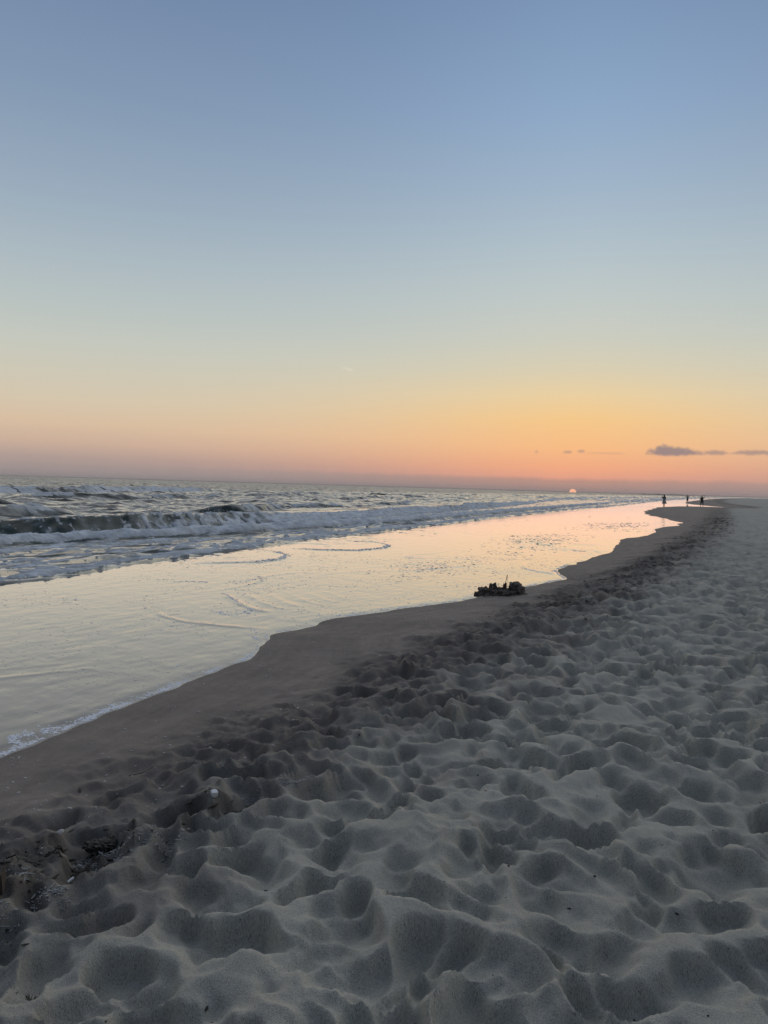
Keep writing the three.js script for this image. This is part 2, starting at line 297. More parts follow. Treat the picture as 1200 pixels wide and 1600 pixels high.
function seaAt(s, t) {
  const S1 = breakerToe(t) + 0.35 * n2(t * 0.13, 5), A1 = breakerHigh(t), br = broken(t);
  const S2 = innerToe(t) + 0.25 * n2(t * 0.2, 15), S3 = littleToe(t), S0 = outerToe(t) + 1.2 * n2(t * 0.03, 25);
  let y = 0.08 + 0.09 * step(20, 11, s), foam = 0, lump = 0, shift = 0;
  // swell and chop, growing to seaward
  const off = step(20, 34, s), far = step(60, 400, s);
  const wx = s + 1.5 * n2(s * 0.05, t * 0.03);
  y += off * (0.16 * Math.sin(wx * 0.55 + 2.4 * n2(s * 0.03, t * 0.018)) * (0.6 + 0.4 * n2(s * 0.05, t * 0.03)));
  y += off * (0.15 * n2(s * 0.42, t * 0.16) + 0.1 * n2b(s * 1.0, t * 0.45)) + (0.012 + off * 0.035) * n2(s * 2.3, t * 1.2);
  if (far > 0) y += far * (0.35 * n2(s * 0.07, t * 0.03) + 0.2 * n2b(s * 0.16, t * 0.07));
  // outer breaker
  const d0 = s - S0, w0 = step(40, 56, t) * step(135, 100, t), h0 = hump(d0, 1.4, 4);
  y += 0.75 * w0 * h0; if (d0 > -0.6 && d0 < 2.6) { const b = w0 * step(0.0, 0.5, 0.55 + 0.7 * n2(t * 0.05, 71) - step(100, 118, t)); foam = Math.max(foam, b * step(-0.6, 0.2, d0) * step(2.6, 1.4, d0)); lump = Math.max(lump, b); }
  const d9 = s - (S0 - 18 + 2 * n2(t * 0.04, 35)); y += 0.42 * hump(d9, 0.9, 2.4) * step(0, 0.5, n2(t * 0.05, 81) + 0.25); const d7 = s - (S0 - 31 + 2 * n2(t * 0.06, 38)); y += 0.4 * hump(d7, 0.8, 2.2) * step(-0.1, 0.4, n2(t * 0.08, 85));
  const d8 = s - (S1 + 9 + 2 * n2(t * 0.05, 45)); const k8 = step(-0.2, 0.5, n2(t * 0.07, 91)); y += 0.4 * hump(d8, 0.75, 2.2) * k8; if (d8 > 0.3 && d8 < 1.3) foam = Math.max(foam, 0.62 * step(0.2, 0.6, k8 * (0.4 + 0.7 * n2(t * 0.3, 95)))); if (d9 > 0.5 && d9 < 1.5) foam = Math.max(foam, 0.6 * step(0.3, 0.6, n2(t * 0.16, 97)));
  // main breaker
  const d1 = s - S1, h1 = hump(d1, 0.85, 2.6);
  y += A1 * h1 - 0.1 * A1 * Math.exp(-Math.pow((d1 + 1) / 1.1, 2));
  if (h1 > 0 && d1 < 3) shift = 0.5 * A1 * Math.pow(h1, 3) * (1 - br) * step(3, 0.8, d1);
  const torn = d1 > -1 && d1 < 3 ? step(0.28, 0.72, br + 0.3 * n2(t * 1.1, d1 * 1.3) + 0.18 * n2b(t * 3.7, d1 * 3.1)) : 0, f1 = torn * step(-0.3, 0.1, d1) * step(1.35 + 0.4 * br, 0.6, d1); foam = Math.max(foam, f1 * 1.1); lump = Math.max(lump, f1 * (0.45 + 0.4 * step(0.7, 1, br)));
  if (d1 > 0.55 && d1 < 1.15) foam = Math.max(foam, 0.58 * step(0.55, 0.8, d1) * (1 - br) * step(-0.1, 0.4, n2(t * 1.1, 7)));  // lip of the unbroken part
  if (d1 > -0.8 && d1 < 1) foam = Math.max(foam, (0.36 + 0.13 * n2(t * 3.1 + 1.4 * d1, 3 + d1 * 0.9) + 0.1 * n2b(t * 9, d1 * 2.4) + 0.1 * step(0.5, -0.6, d1)));   // streaks drawn up its face
  // inner bore, little bore, surge
  const d2 = s - S2, h2 = hump(d2, 0.5, 1.4); y += (0.23 + 0.05 * n2(t * 0.3, 51) + 0.025 * n2b(t * 1.2, 5)) * h2; const f2 = step(0.05, 0.28, d2) * step(1.6 + 0.5 * n2(t * 0.8, 4), 0.5, d2); foam = Math.max(foam, f2); lump = Math.max(lump, 0.6 * f2);
  const d3 = s - S3, k3 = step(-0.1, 0.4, n2(t * 0.25, 61) + 0.1) * step(60, 30, t), h3 = hump(d3, 0.3, 0.5); y += 0.09 * k3 * h3 * (0.7 + 0.5 * n2(t * 1.4, 3)); lump = Math.max(lump, 0.35 * k3 * h3);
  const d4 = s - surge(t); y += 0.035 * step(0, 0.5, d4);
  // white water between the fronts; the leading sheet is a smooth skin of fine froth
  if (d4 > 0.1 && d4 < 1.5) foam = Math.max(foam, (0.57 + 0.12 * n2(t * 0.35, 13) + 0.1 * n2b(s * 2, t * 0.5)) * step(0.1, 0.5, d4) * step(1.4, 0.9, d4));
  if (d4 > 0 && d1 < 0) {
    const streak = fbm(n2, s * 1.1, t * 0.16, 3) + 0.45 * n2b(s * 3.2, t * 0.7);
    foam = Math.max(foam, (0.39 - 0.17 * step(0.8, 1.6, d2) - 0.12 * step(-0.9, -0.2, d2) * step(0.1, -0.1, d2) + 0.55 * streak) * step(0.15, 0.9, d4) * (1 - 0.55 * step(-2.4, -0.6, d1) * step(0.9, 0.2, br)));
  }
  if (d1 > 0.8 && d1 < 12) foam = Math.max(foam, 0.26 * br + 0.5 * fbm(n2b, s * 0.8, t * 0.12, 3) - 0.05 * d1);
  if (d0 > 1 && d0 < 14) foam = Math.max(foam, w0 * (0.42 + 0.5 * fbm(n2b, s * 0.5, t * 0.12, 3) - 0.035 * d0));
  if (s > 30) { const cap = n2(s * 0.11, t * 0.04) + 0.4 * n2b(s * 0.4, t * 0.2); foam = Math.max(foam, step(1.0, 1.25, cap) * 0.75); }
  if (t > 100) foam = Math.max(foam, step(100, 200, t) * step(60, 25, s) * (0.5 + 0.55 * fbm(n2, s * 0.5, t * 0.06, 3)));
  // at the front the sea slides in over the wash
  const shoreY = profile(shoreQ(s, t)) + 0.009;
  if (d4 < 0.5) y = lerp(shoreY - 0.06, Math.max(y, shoreY + 0.03), step(-0.15, 0.45, d4)); else if (s < 15) y = Math.max(y, shoreY + 0.03);
  return { y, foam, lump, shift };
}
const seaMaterial = new THREE.MeshPhysicalMaterial({ vertexColors: true, roughness: 0.16, ior: 1.33, bumpMap: rippleMap, bumpScale: 0.9 }), openSeaMaterial = new THREE.MeshPhysicalMaterial({ vertexColors: true, roughness: 0.3, ior: 1.33, bumpMap: rippleMap, bumpScale: 2.4 });
const foamMaterial = new THREE.MeshStandardMaterial({ vertexColors: true, roughness: 1 });
function grid(nRows, nCols, keep) {
  const index = [];
  for (let j = 0; j < nRows - 1; j++) for (let i = 0; i < nCols - 1; i++) { const a = j * nCols + i, b = a + 1, c = a + nCols, d = c + 1; if (!keep || keep(a, b, c, d, i, j)) index.push(a, b, c, b, d, c); }
  return index;
}
function seaSheet(name, sRows, tOf, nCols) {
  const NS = sRows.length, N = NS * nCols, pos = new Float32Array(N * 3), uv = new Float32Array(N * 2), wc = new Float32Array(N * 3);
  for (let j = 0; j < NS; j++) for (let i = 0; i < nCols; i++) {
    const k = j * nCols + i, s = sRows[j], t = tOf(s, i), w = seaAt(s, t);
    pos[k * 3] = toX(s - w.shift, t); pos[k * 3 + 1] = w.y; pos[k * 3 + 2] = toZ(s - w.shift, t); uv[k * 2] = s / 20; uv[k * 2 + 1] = t / 20;
    const silt = step(45, 14, s) * (0.8 + 0.3 * n2(s * 0.3, t * 0.2)); const milk = 0.8 * step(0.3, 0.62, w.foam + 0.08 * n2(s * 4, t * 2)) * step(70, 26, s); wc.set([lerp(lerp(0.022, 0.055, silt), 0.27, milk), lerp(lerp(0.04, 0.072, silt), 0.31, milk), lerp(lerp(0.04, 0.056, silt), 0.31, milk)], k * 3);   // stirred-up sand, and water white with air
  }
  const g = new THREE.BufferGeometry(); g.setAttribute('position', new THREE.BufferAttribute(pos, 3)); g.setAttribute('uv', new THREE.BufferAttribute(uv, 2)); g.setAttribute('color', new THREE.BufferAttribute(wc, 3)); g.setIndex(grid(NS, nCols)); g.computeVertexNormals();
  const sea = new THREE.Mesh(g, name === 'sea' ? seaMaterial : openSeaMaterial); sea.name = name; sea.userData.kind = 'structure'; sea.castShadow = sea.receiveShadow = true; scene.add(sea);
}
function foamSheet(name, label, sRows, ts) {
  const NS = sRows.length, nCols = ts.length, N = NS * nCols, fp = new Float32Array(N * 3), fc = new Float32Array(N * 3), m = new Float32Array(N);
  for (let j = 0; j < NS; j++) for (let i = 0; i < nCols; i++) {
    const k = j * nCols + i, s = sRows[j], t = ts[i], w = seaAt(s, t);
    const fleck = 0.13 * n2(s * 5, t * 1.7) + 0.1 * n2b(s * 13, t * 6);
    m[k] = w.foam + fleck * (1 - 0.6 * w.lump);
    const rough = w.lump * (0.1 * fbm(n2c, s * 2.2, t * 0.55, 2) + 0.05 * Math.abs(n2(s * 4, t * 1.5)) + 0.035 * n2b(s * 9, t * 8) + 0.022 * n2(s * 19, t * 17)) + 0.012 * n2(s * 4, t * 3);
    const plume = w.lump > 0.4 && s > 18 && s < 24 ? 0.2 * step(20.5, 23, t) * step(28, 25, t) * Math.pow(Math.max(0, n2(t * 1.5, s * 0.9) * 0.6 + 0.4), 1.5) * (0.7 + 0.5 * n2b(t * 6, s * 5)) : 0;
    fp[k * 3] = toX(s - w.shift, t); fp[k * 3 + 2] = toZ(s - w.shift, t);
    fp[k * 3 + 1] = w.y + clamp((m[k] - 0.5) * 0.2, -0.08, 0.03) + (m[k] > 0.5 ? (rough + plume) * step(0.5, 0.62, m[k]) : 0);
    const white = clamp(0.4 + 0.26 * w.foam + 0.14 * n2(s * 2.4, t * 1.1) + 0.08 * n2b(s * 7, t * 4) + 0.1 * n2(s * 17, t * 12), 0.2, 0.9);
    fc[k * 3] = white * 0.93; fc[k * 3 + 1] = white * 0.98; fc[k * 3 + 2] = white;
  }
  const fi = grid(NS, nCols, (a, b, c, d) => Math.max(m[a], m[b], m[c], m[d]) > 0.48);
  if (!fi.length) return;
  let f = new THREE.BufferGeometry(); f.setAttribute('position', new THREE.BufferAttribute(fp, 3)); f.setAttribute('color', new THREE.BufferAttribute(fc, 3)); f.setIndex(fi); f = compact(f); f.computeVertexNormals();
  const o = new THREE.Mesh(f, foamMaterial); o.name = name; o.castShadow = o.receiveShadow = true;
  Object.assign(o.userData, { kind: 'stuff', label, category: 'foam' }); scene.add(o);
}
const span = (a, b, d) => { const l = []; for (let x = a; x < b; x += d) l.push(x); l.push(b); return l; };
{
  const near = [...span(9.2, 22.4, 0.1), ...span(22.5, 27.9, 0.14), ...span(28, 92, 0.36)];
  const along = (from, to, least, rate) => { const l = []; for (let t = from; t < to; t += Math.max(least, Math.abs(t) * rate)) l.push(t); l.push(to); return l; };
  const ts = [-2500, -800, -300, -120, -60, -30, -15, -8, ...along(-4, 3600, 0.1, 0.0105)];
  seaSheet('sea', near, (s, i) => ts[i], ts.length);
  const out = []; for (let s = 91.9; s < 3200; s *= 1.014) out.push(s);
  const turns = (s, i) => { const lo = -Math.atan(3500 / s), hi = -lo, mid = rad(25); return s * Math.tan(i < 12 ? lerp(lo, mid, i / 12) : lerp(mid, hi, (i - 12) / 330)); };
  seaSheet('open_sea', out, turns, 343);
  foamSheet('surf_foam', 'white churning foam over the breakers close to the wet sand', span(9.7, 24, 0.075), along(7, 110, 0.035, 0.0034));
  foamSheet('distant_surf_foam', 'thin white line of surf far along the beach', span(9.7, 60, 0.3), along(110, 3000, 1, 0.012));
  foamSheet('outer_surf_foam', 'foam on the breaker farther out and scattered whitecaps beyond the surf', span(24, 92, 0.3), along(18, 110, 0.1, 0.006));
}

// ------------------------------------------------------------------ things
function tag(o, label, category, group, kind) { o.userData.label = label; o.userData.category = category; if (group) o.userData.group = group; if (kind) o.userData.kind = kind; return o; }
const counts = {};
const numbered = (name) => { const n = counts[name] = (counts[name] ?? -1) + 1; return n ? name + '_' + String(n).padStart(3, '0') : name; };
function add(geometry, material, name, parent = scene) { const o = new THREE.Mesh(geometry, material); o.name = parent === scene ? numbered(name) : name; o.castShadow = o.receiveShadow = true; parent.add(o); return o; }
function base(name, x, y, z, turn = 0) { const o = new THREE.Group(); o.name = numbered(name); o.position.set(x, y, z); o.rotation.y = turn; scene.add(o); return o; }
const paint = (r, g, b, roughness = 0.9, more = {}) => new THREE.MeshStandardMaterial({ color: new THREE.Color().setRGB(r, g, b), roughness, ...more });
const V = (x, y, z) => new THREE.Vector3(x, y, z);
const merge = BufferGeometryUtils.mergeGeometries;

// the sun, half below the horizon
{
  const far = 3100, o = new THREE.Mesh(new THREE.SphereGeometry(13.4, 48, 32), new THREE.MeshStandardMaterial({ color: 0x000000, emissive: new THREE.Color().setRGB(1.0, 0.46, 0.27), emissiveIntensity: 1.25, roughness: 1 }));
  o.name = 'setting_sun'; o.position.set(Math.sin(rad(SUN_AZ)) * far, 1.95 + far * Math.tan(rad(-0.03)), -Math.cos(rad(SUN_AZ)) * far);
  tag(o, 'pale orange sun half sunk behind the sea horizon', 'sun'); scene.add(o);
}
// low land far along the coast
{
  const pts = [], n = 120;
  for (let i = 0; i <= n; i++) { const a = rad(lerp(18.3, 22.6, i / n)), ends = step(0, 0.15, i / n) * step(1, 0.7, i / n), h = ends * (4 + 2.5 * n2(i * 0.11, 3) + 3 * Math.abs(n2(i * 0.5, 8)) + 1.5 * n2(i * 1.7, 2)) - 0.5; pts.push([a, h]); }
  const pos = [], idx = [];
  for (const [a, h] of pts) for (const [d, y] of [[2800, -1], [2808, h * 0.38], [2822, h * 0.54], [2870, h * 0.48], [2920, -1]]) pos.push(Math.sin(a) * d, y, -Math.cos(a) * d);
  for (let i = 0; i < n; i++) for (let j = 0; j < 4; j++) { const a = i * 5 + j, b = a + 1, c = a + 5, d = c + 1; idx.push(a, c, b, b, c, d); }
  const g = new THREE.BufferGeometry(); g.setAttribute('position', new THREE.Float32BufferAttribute(pos, 3)); g.setIndex(idx); g.computeVertexNormals();
  const o = add(g, paint(0.05, 0.055, 0.05, 1), 'distant_headland'); o.userData.kind = 'structure';
}

// ---- bubbles and flecks of foam riding on the wash
const domeGeometry = new THREE.SphereGeometry(1, 9, 5, 0, Math.PI * 2, 0, Math.PI / 2);
const washY = (x, z) => { const p = sandAt(x, z), r = Math.hypot(x, z); return p.q < 0.02 ? null : p.y + clamp(p.q * 0.05, -0.03, 0.009) + washRipple(x, z, p.s, p.q, r) * step(0, 0.25, p.q); };
function scatter(name, material, list, label, category, geometry = domeGeometry) {
  const o = new THREE.InstancedMesh(geometry, material, list.length), m = new THREE.Matrix4(), q = new THREE.Quaternion(), up = V(0, 1, 0);
  list.forEach(([x, y, z, a, b, c, turn], i) => o.setMatrixAt(i, m.compose(V(x, y, z), q.setFromAxisAngle(up, turn), V(a, b, c))));
  o.name = name; o.castShadow = o.receiveShadow = true; tag(o, label, category, null, 'stuff'); scene.add(o); return o;
}
const froth = paint(0.78, 0.79, 0.8, 0.75), bubbleSkin = new THREE.MeshPhysicalMaterial({ color: new THREE.Color().setRGB(0.2, 0.2, 0.2), roughness: 0.16, ior: 1.4 });
{
  const r = seeded(404), white = [], clear = [];
  const fleck = (x, z, size, list) => { const y = washY(x, z); if (y === null || toS(x, z) > surge(toT(x, z)) - 0.1) return; const a = size * (0.6 + 0.9 * r()); list.push([x, y - 0.001, z, a * (0.8 + r()), a * (list === clear ? 0.2 : 0.2 + 0.15 * r()), a, r() * 6.3]); };
  for (let i = 0; i < 60000 && clear.length < 5200; i++) {
    const d = 4 + 16 * Math.pow(r(), 1.25), a = rad(-34 + 58 * r()), x = Math.sin(a) * d, z = -Math.cos(a) * d;
    const thick = 0.3 + 0.75 * n2(x * 0.55, z * 0.4) + 0.5 * n2b(x * 1.9, z * 1.2);
    if (r() > thick) continue;
    fleck(x, z, (0.005 + 0.0004 * d) * (0.5 + r()), r() < 0.06 ? white : clear);
  }
  const trail = (line, n, wide, size) => { for (let i = 0; i < n; i++) { const k = r() * (line.length - 1), j = Math.min(line.length - 2, Math.floor(k)), f = k - j, g = (r() + r() + r() - 1.5) * wide; fleck(lerp(line[j][0], line[j + 1][0], f) + g * (0.5 + r()) * 0.7, lerp(line[j][1], line[j + 1][1], f) + g, size * 0.75 * (0.3 + 1.3 * r() * r()), white); } };
  trail([[-2.6, -4.62], [-2.31, -4.64], [-2.23, -4.73], [-2.15, -4.76]], 330, 0.035, 0.011);
  trail([[-2.16, -4.77], [-2.32, -4.86], [-2.41, -4.91], [-2.38, -4.99], [-2.31, -5.05]], 330, 0.06, 0.011);
  trail([[-2.27, -5.08], [-2.13, -5.17], [-2.06, -5.39], [-1.98, -5.67], [-1.83, -5.98], [-1.72, -6.32], [-1.61, -6.5]], 1300, 0.085, 0.012);
  trail([[-1.61, -6.5], [-1.4, -7.0], [-1.22, -7.67], [-1.19, -8.26]], 260, 0.07, 0.012);
  trail([[-2.26, -10.07], [-1.91, -9.99], [-1.72, -10.37]], 260, 0.22, 0.016);
  trail([[-3.64, -13.17], [-3.33, -13.25], [-3.06, -13.31]], 110, 0.1, 0.022);
  trail([[-2.58, -13.15], [-2.39, -13.64], [-2.24, -14.15]], 130, 0.16, 0.02);
  trail([[-1.48, -8.56], [-1.32, -8.23], [-1.51, -8.94]], 120, 0.14, 0.012);
  trail([[-2.47, -11.87], [-2.27, -11.38], [-2.02, -10.82]], 120, 0.12, 0.018);
  trail([[-0.9, -9.9], [-0.2, -10.4], [0.4, -10.9], [0.9, -11.3]], 220, 0.1, 0.016);
  trail([[-0.66, -20.64], [0.03, -21.7], [0.17, -22.64], [-0.17, -23.75], [-1.18, -24.2]], 500, 0.1, 0.03);
  trail([[-2.52, -20.83], [-1.7, -20.5], [-0.66, -20.64]], 220, 0.06, 0.025);
  trail([[-2.82, -16.87], [-2.36, -17.71], [-2.38, -18.65], [-2.75, -19.4]], 420, 0.1, 0.026);
  for (let i = 0; i < 5200; i++) { const t = 2.5 + 16 * Math.pow(r(), 1.4), k = n2(t * 1.7, 61) + 0.4 * n2b(t * 6, 3); if (r() > k + 0.25) continue; const s = wash(t) + 0.03 + 0.05 * r() * r() + 0.05 * r() * Math.max(0, k); fleck(toX(s, t), toZ(s, t), 0.006 + 0.0004 * t, white); }
  for (let i = 0; i < 4000; i++) { const t = 7 + 12 * r(), s = wash(t) + 0.1 + 3.2 * Math.pow(r(), 1.3), x = toX(s, t), z = toZ(s, t), lace = Math.abs(n2(x * 0.9 + 0.3 * n2b(x * 2, z * 2), z * 0.6)); if (lace > 0.06 || n2c(x * 0.5, z * 0.5) < -0.1) continue; fleck(x, z, 0.008 + 0.0005 * t, white); }
  for (const [cx, cz, along, across, n] of [[5.8, -27.6, 5, 1.6, 800], [12.2, -40.5, 7, 1.8, 700], [3.6, -21.5, 3, 1.4, 260], [0.9, -16.2, 2.6, 1.2, 380]])
    for (let i = 0; i < n; i++) { const a = (r() + r() - 1) * along, b = (r() + r() - 1) * across, x = cx + SS * a - SC * b, z = cz - SC * a - SS * b; if (n2(x * 0.9, z * 0.6) + 0.6 * r() < 0.05) continue; fleck(x, z, 0.012 + 0.0005 * Math.hypot(x, z), clear); }
  scatter('wash_bubbles', bubbleSkin, clear, 'tiny bubbles dotted over the mirror-like wash', 'bubbles');
  scatter('wash_froth', froth, white, 'small white froth flecks strewn on the thin wash and along its edge', 'froth');
}
// ---- spray thrown up by the breaker
{
  const r = seeded(99), drops = [];
  for (let i = 0; i < 16000 && drops.length < 5200; i++) {
    const t = 12 + 70 * Math.pow(r(), 1.7), br = broken(t); if (r() > br) continue;
    const s0 = breakerToe(t) + 0.35 * n2(t * 0.13, 5) + 1.1 * r() - 0.1, w = seaAt(s0, t), burst = 0.07 + 0.3 * step(20.5, 23, t) * step(28, 25, t) + 0.16 * Math.max(0, n2(t * 0.6, 41)), h = burst * Math.pow(r(), 1.6) + 0.02;
    const a = (0.006 + 0.014 * r() * r()) * (1 + t * 0.012); drops.push([toX(s0, t), w.y + h, toZ(s0, t), a, a, a, 0]);
  }
  scatter('sea_spray', froth, drops, 'fine spray thrown up along the crest of the breaking wave', 'spray', new THREE.IcosahedronGeometry(1, 0));
}

// ---- solid shapes from a distance field
function solid(field, lo, hi, res) {
  const mc = new MarchingCubes(res, undefined, false, false, 200000), n = mc.size, c = lo.map((v, i) => (v + hi[i]) / 2), h = lo.map((v, i) => (hi[i] - v) / 2);
  for (let z = 0; z < n; z++) for (let y = 0; y < n; y++) for (let x = 0; x < n; x++)
    mc.field[x + y * n + z * n * n] = -field(c[0] + h[0] * (x - n / 2) / (n / 2), c[1] + h[1] * (y - n / 2) / (n / 2), c[2] + h[2] * (z - n / 2) / (n / 2));
  mc.isolation = 0; mc.update();
  const p = mc.positionArray.slice(0, mc.count * 3), g = new THREE.BufferGeometry();
  for (let i = 0; i < mc.count; i++) for (let k = 0; k < 3; k++) p[i * 3 + k] = c[k] + h[k] * p[i * 3 + k];
  g.setAttribute('position', new THREE.BufferAttribute(p, 3));
  const w = BufferGeometryUtils.mergeVertices(g, 1e-4); w.computeVertexNormals(); return w;
}
const capsule = (x, y, z, a, b, ra, rb) => { const dx = b[0] - a[0], dy = b[1] - a[1], dz = b[2] - a[2], k = clamp(((x - a[0]) * dx + (y - a[1]) * dy + (z - a[2]) * dz) / (dx * dx + dy * dy + dz * dz + 1e-9)); return Math.hypot(x - a[0] - k * dx, y - a[1] - k * dy, z - a[2] - k * dz) - lerp(ra, rb, k); };
const smin = (a, b, k) => { const h = Math.max(k - Math.abs(a - b), 0) / k; return Math.min(a, b) - h * h * k * 0.25; };
function limbs(list, k = 0.03, res = 72, grow = 0) {
  const lo = [9, 9, 9], hi = [-9, -9, -9];
  for (const [a, b, ra, rb] of list) for (const [p, r] of [[a, ra], [b, rb]]) for (let i = 0; i < 3; i++) { lo[i] = Math.min(lo[i], p[i] - r - grow - 0.03); hi[i] = Math.max(hi[i], p[i] + r + grow + 0.03); }
  return solid((x, y, z) => { let d = 9; for (const [a, b, ra, rb] of list) d = smin(d, capsule(x, y, z, a, b, ra, rb), k); return d - grow; }, lo, hi, res);
}

// ---- sand castle at the edge of the wash
{
  const x0 = 1.95, z0 = -12.35, o = base('sand_castle', x0, sandY(x0, z0) - 0.012, z0, rad(-9));
  o.scale.set(1, 1.22, 1); tag(o, 'dark sand castle with lumpy wall, tower and upright twigs at the edge of the wash', 'sand castle');
  const wet = new THREE.MeshStandardMaterial({ color: new THREE.Color().setRGB(0.13, 0.102, 0.078), roughness: 0.85, bumpMap: sandBump, bumpScale: 0.002 }), rust = paint(0.13, 0.06, 0.035, 0.9), wood = paint(0.06, 0.045, 0.032, 0.9);
  const rough = (x, y, z) => 0.022 * n2(x * 13 + z * 9, y * 13) + 0.008 * n2b(x * 33, y * 30 + z * 28);
  const box = (x, y, z, c, h, r) => { const q = [Math.abs(x - c[0]) - h[0] + r, Math.abs(y - c[1]) - h[1] + r, Math.abs(z - c[2]) - h[2] + r]; return Math.hypot(...q.map((v) => Math.max(v, 0))) + Math.min(Math.max(...q), 0) - r; };
  add(solid((x, y, z) => { const ring = Math.abs(Math.hypot(x / 1.7, z) - 0.16) * 1.1; return smin(capsule(x, y, z, [-0.32, -0.02, 0.02], [0.28, 0.0, 0.02], 0.055, 0.085), smin(Math.max(ring - 0.05, y - 0.075), (Math.hypot(x / 0.42, (y + 0.02) / 0.075, z / 0.24) - 1) * 0.075, 0.03), 0.05) + rough(x, y, z) * 1.3; }, [-0.45, -0.06, -0.28], [0.45, 0.2, 0.28], 64), wet, 'wall', o);
  for (const [x, z, w, h] of [[-0.29, 0.04, 0.035, 0.1], [-0.235, -0.02, 0.03, 0.115], [-0.17, 0.05, 0.042, 0.16], [-0.11, 0.0, 0.034, 0.168], [-0.075, 0.04, 0.022, 0.14], [-0.02, 0.05, 0.03, 0.11]])
    add(solid((a, b, c) => capsule(a, b, c, [x, 0.02, z], [x, h - w * 0.6, z], w * 1.25, w * 0.75) + rough(a + x, b, c) * 0.6, [x - 0.08, 0, z - 0.08], [x + 0.08, h + 0.05, z + 0.08], 26), wet, 'turret', o);
  add(solid((a, b, c) => capsule(a, b, c, [0.055, 0.02, 0.02], [0.06, 0.15, 0.02], 0.05, 0.026) + rough(a, b, c) * 0.6, [-0.04, 0, -0.08], [0.16, 0.22, 0.12], 30), rust, 'tower', o);
  add(solid((a, b, c) => smin(box(a, b, c, [0.23, 0.085, 0.0], [0.1, 0.1, 0.09], 0.055), box(a, b, c, [0.3, 0.045, 0.03], [0.075, 0.095, 0.09], 0.05), 0.03) + rough(a, b, c) * 0.9, [0.09, -0.05, -0.14], [0.4, 0.26, 0.16], 44), wet, 'keep', o);
  const stick = (a, b, ra, rb, name = 'twig') => { const p = V(...a), q = V(...b), mid = p.clone().lerp(q, 0.5).add(V(0.006, 0, 0.004)); add(new THREE.TubeGeometry(new THREE.CatmullRomCurve3([p, mid, q]), 8, (ra + rb) / 2, 6), name === 'twig' ? wood : rust, name, o); };
  stick([0.05, 0.14, 0.02], [0.088, 0.287, 0.03], 0.007, 0.004, 'spire'); stick([0.108, 0.08, 0.05], [0.09, 0.285, 0.03], 0.003, 0.002); stick([-0.048, 0.09, 0.05], [-0.046, 0.175, 0.05], 0.004, 0.003); stick([0.118, 0.06, 0.06], [0.12, 0.13, 0.06], 0.004, 0.003); stick([0.142, 0.06, 0.07], [0.14, 0.135, 0.07], 0.004, 0.003); stick([-0.01, 0.145, 0.06], [0.15, 0.135, 0.07], 0.002, 0.002);
}

// ---- litter, weed and drift on the tide line
const paleFroth = paint(0.33, 0.33, 0.31, 0.9), cardWhite = paint(0.74, 0.74, 0.72, 0.7), shellWhite = paint(0.4, 0.38, 0.35, 0.6), driftwood = paint(0.05, 0.038, 0.028, 0.95), kelp = paint(0.03, 0.026, 0.018, 0.8), greenWeed = paint(0.02, 0.032, 0.014, 0.85);
const rest = (x, z) => sandY(x, z);
{
  const g = new THREE.BoxGeometry(0.03, 0.026, 0.028, 5, 5, 5), p = g.attributes.position;
  for (let i = 0; i < p.count; i++) { const x = p.getX(i), y = p.getY(i), z = p.getZ(i), k = 1 - 0.16 * Math.pow((Math.abs(x) / 0.015) * (Math.abs(y) / 0.013) * (Math.abs(z) / 0.014), 2) + 0.05 * n2(x * 90, y * 90 + z * 70); p.setXYZ(i, x * k, y * k, z * k); }
  g.computeVertexNormals();
  const o = add(g, cardWhite, 'litter_block'); o.position.set(-0.76, rest(-0.76, -3.52) + 0.011, -3.52); o.rotation.set(0.3, 0.5, -0.2);
  tag(o, 'small white block of litter lying on the dark trodden sand', 'litter');
  const shell = new THREE.SphereGeometry(0.018, 14, 8, 0, Math.PI * 2, 0, Math.PI * 0.5); shell.scale(1, 0.45, 0.75);
  const c = add(shell, shellWhite, 'sea_shell'); c.position.set(-1.35, rest(-1.35, -3.21) + 0.003, -3.21); c.rotation.set(0.2, 1, 0.15); tag(c, 'pale rounded shell half bedded beside the dark weed', 'shell');
  const stub = new THREE.CapsuleGeometry(0.005, 0.03, 4, 10); stub.rotateZ(Math.PI / 2);
  const b = add(stub, cardWhite, 'litter_stub'); b.position.set(-1.2, rest(-1.2, -2.95) + 0.005, -2.95); b.rotation.set(0, 1.1, 0.2); tag(b, 'thin white stub of litter lying just landward of the dark weed', 'litter');
}
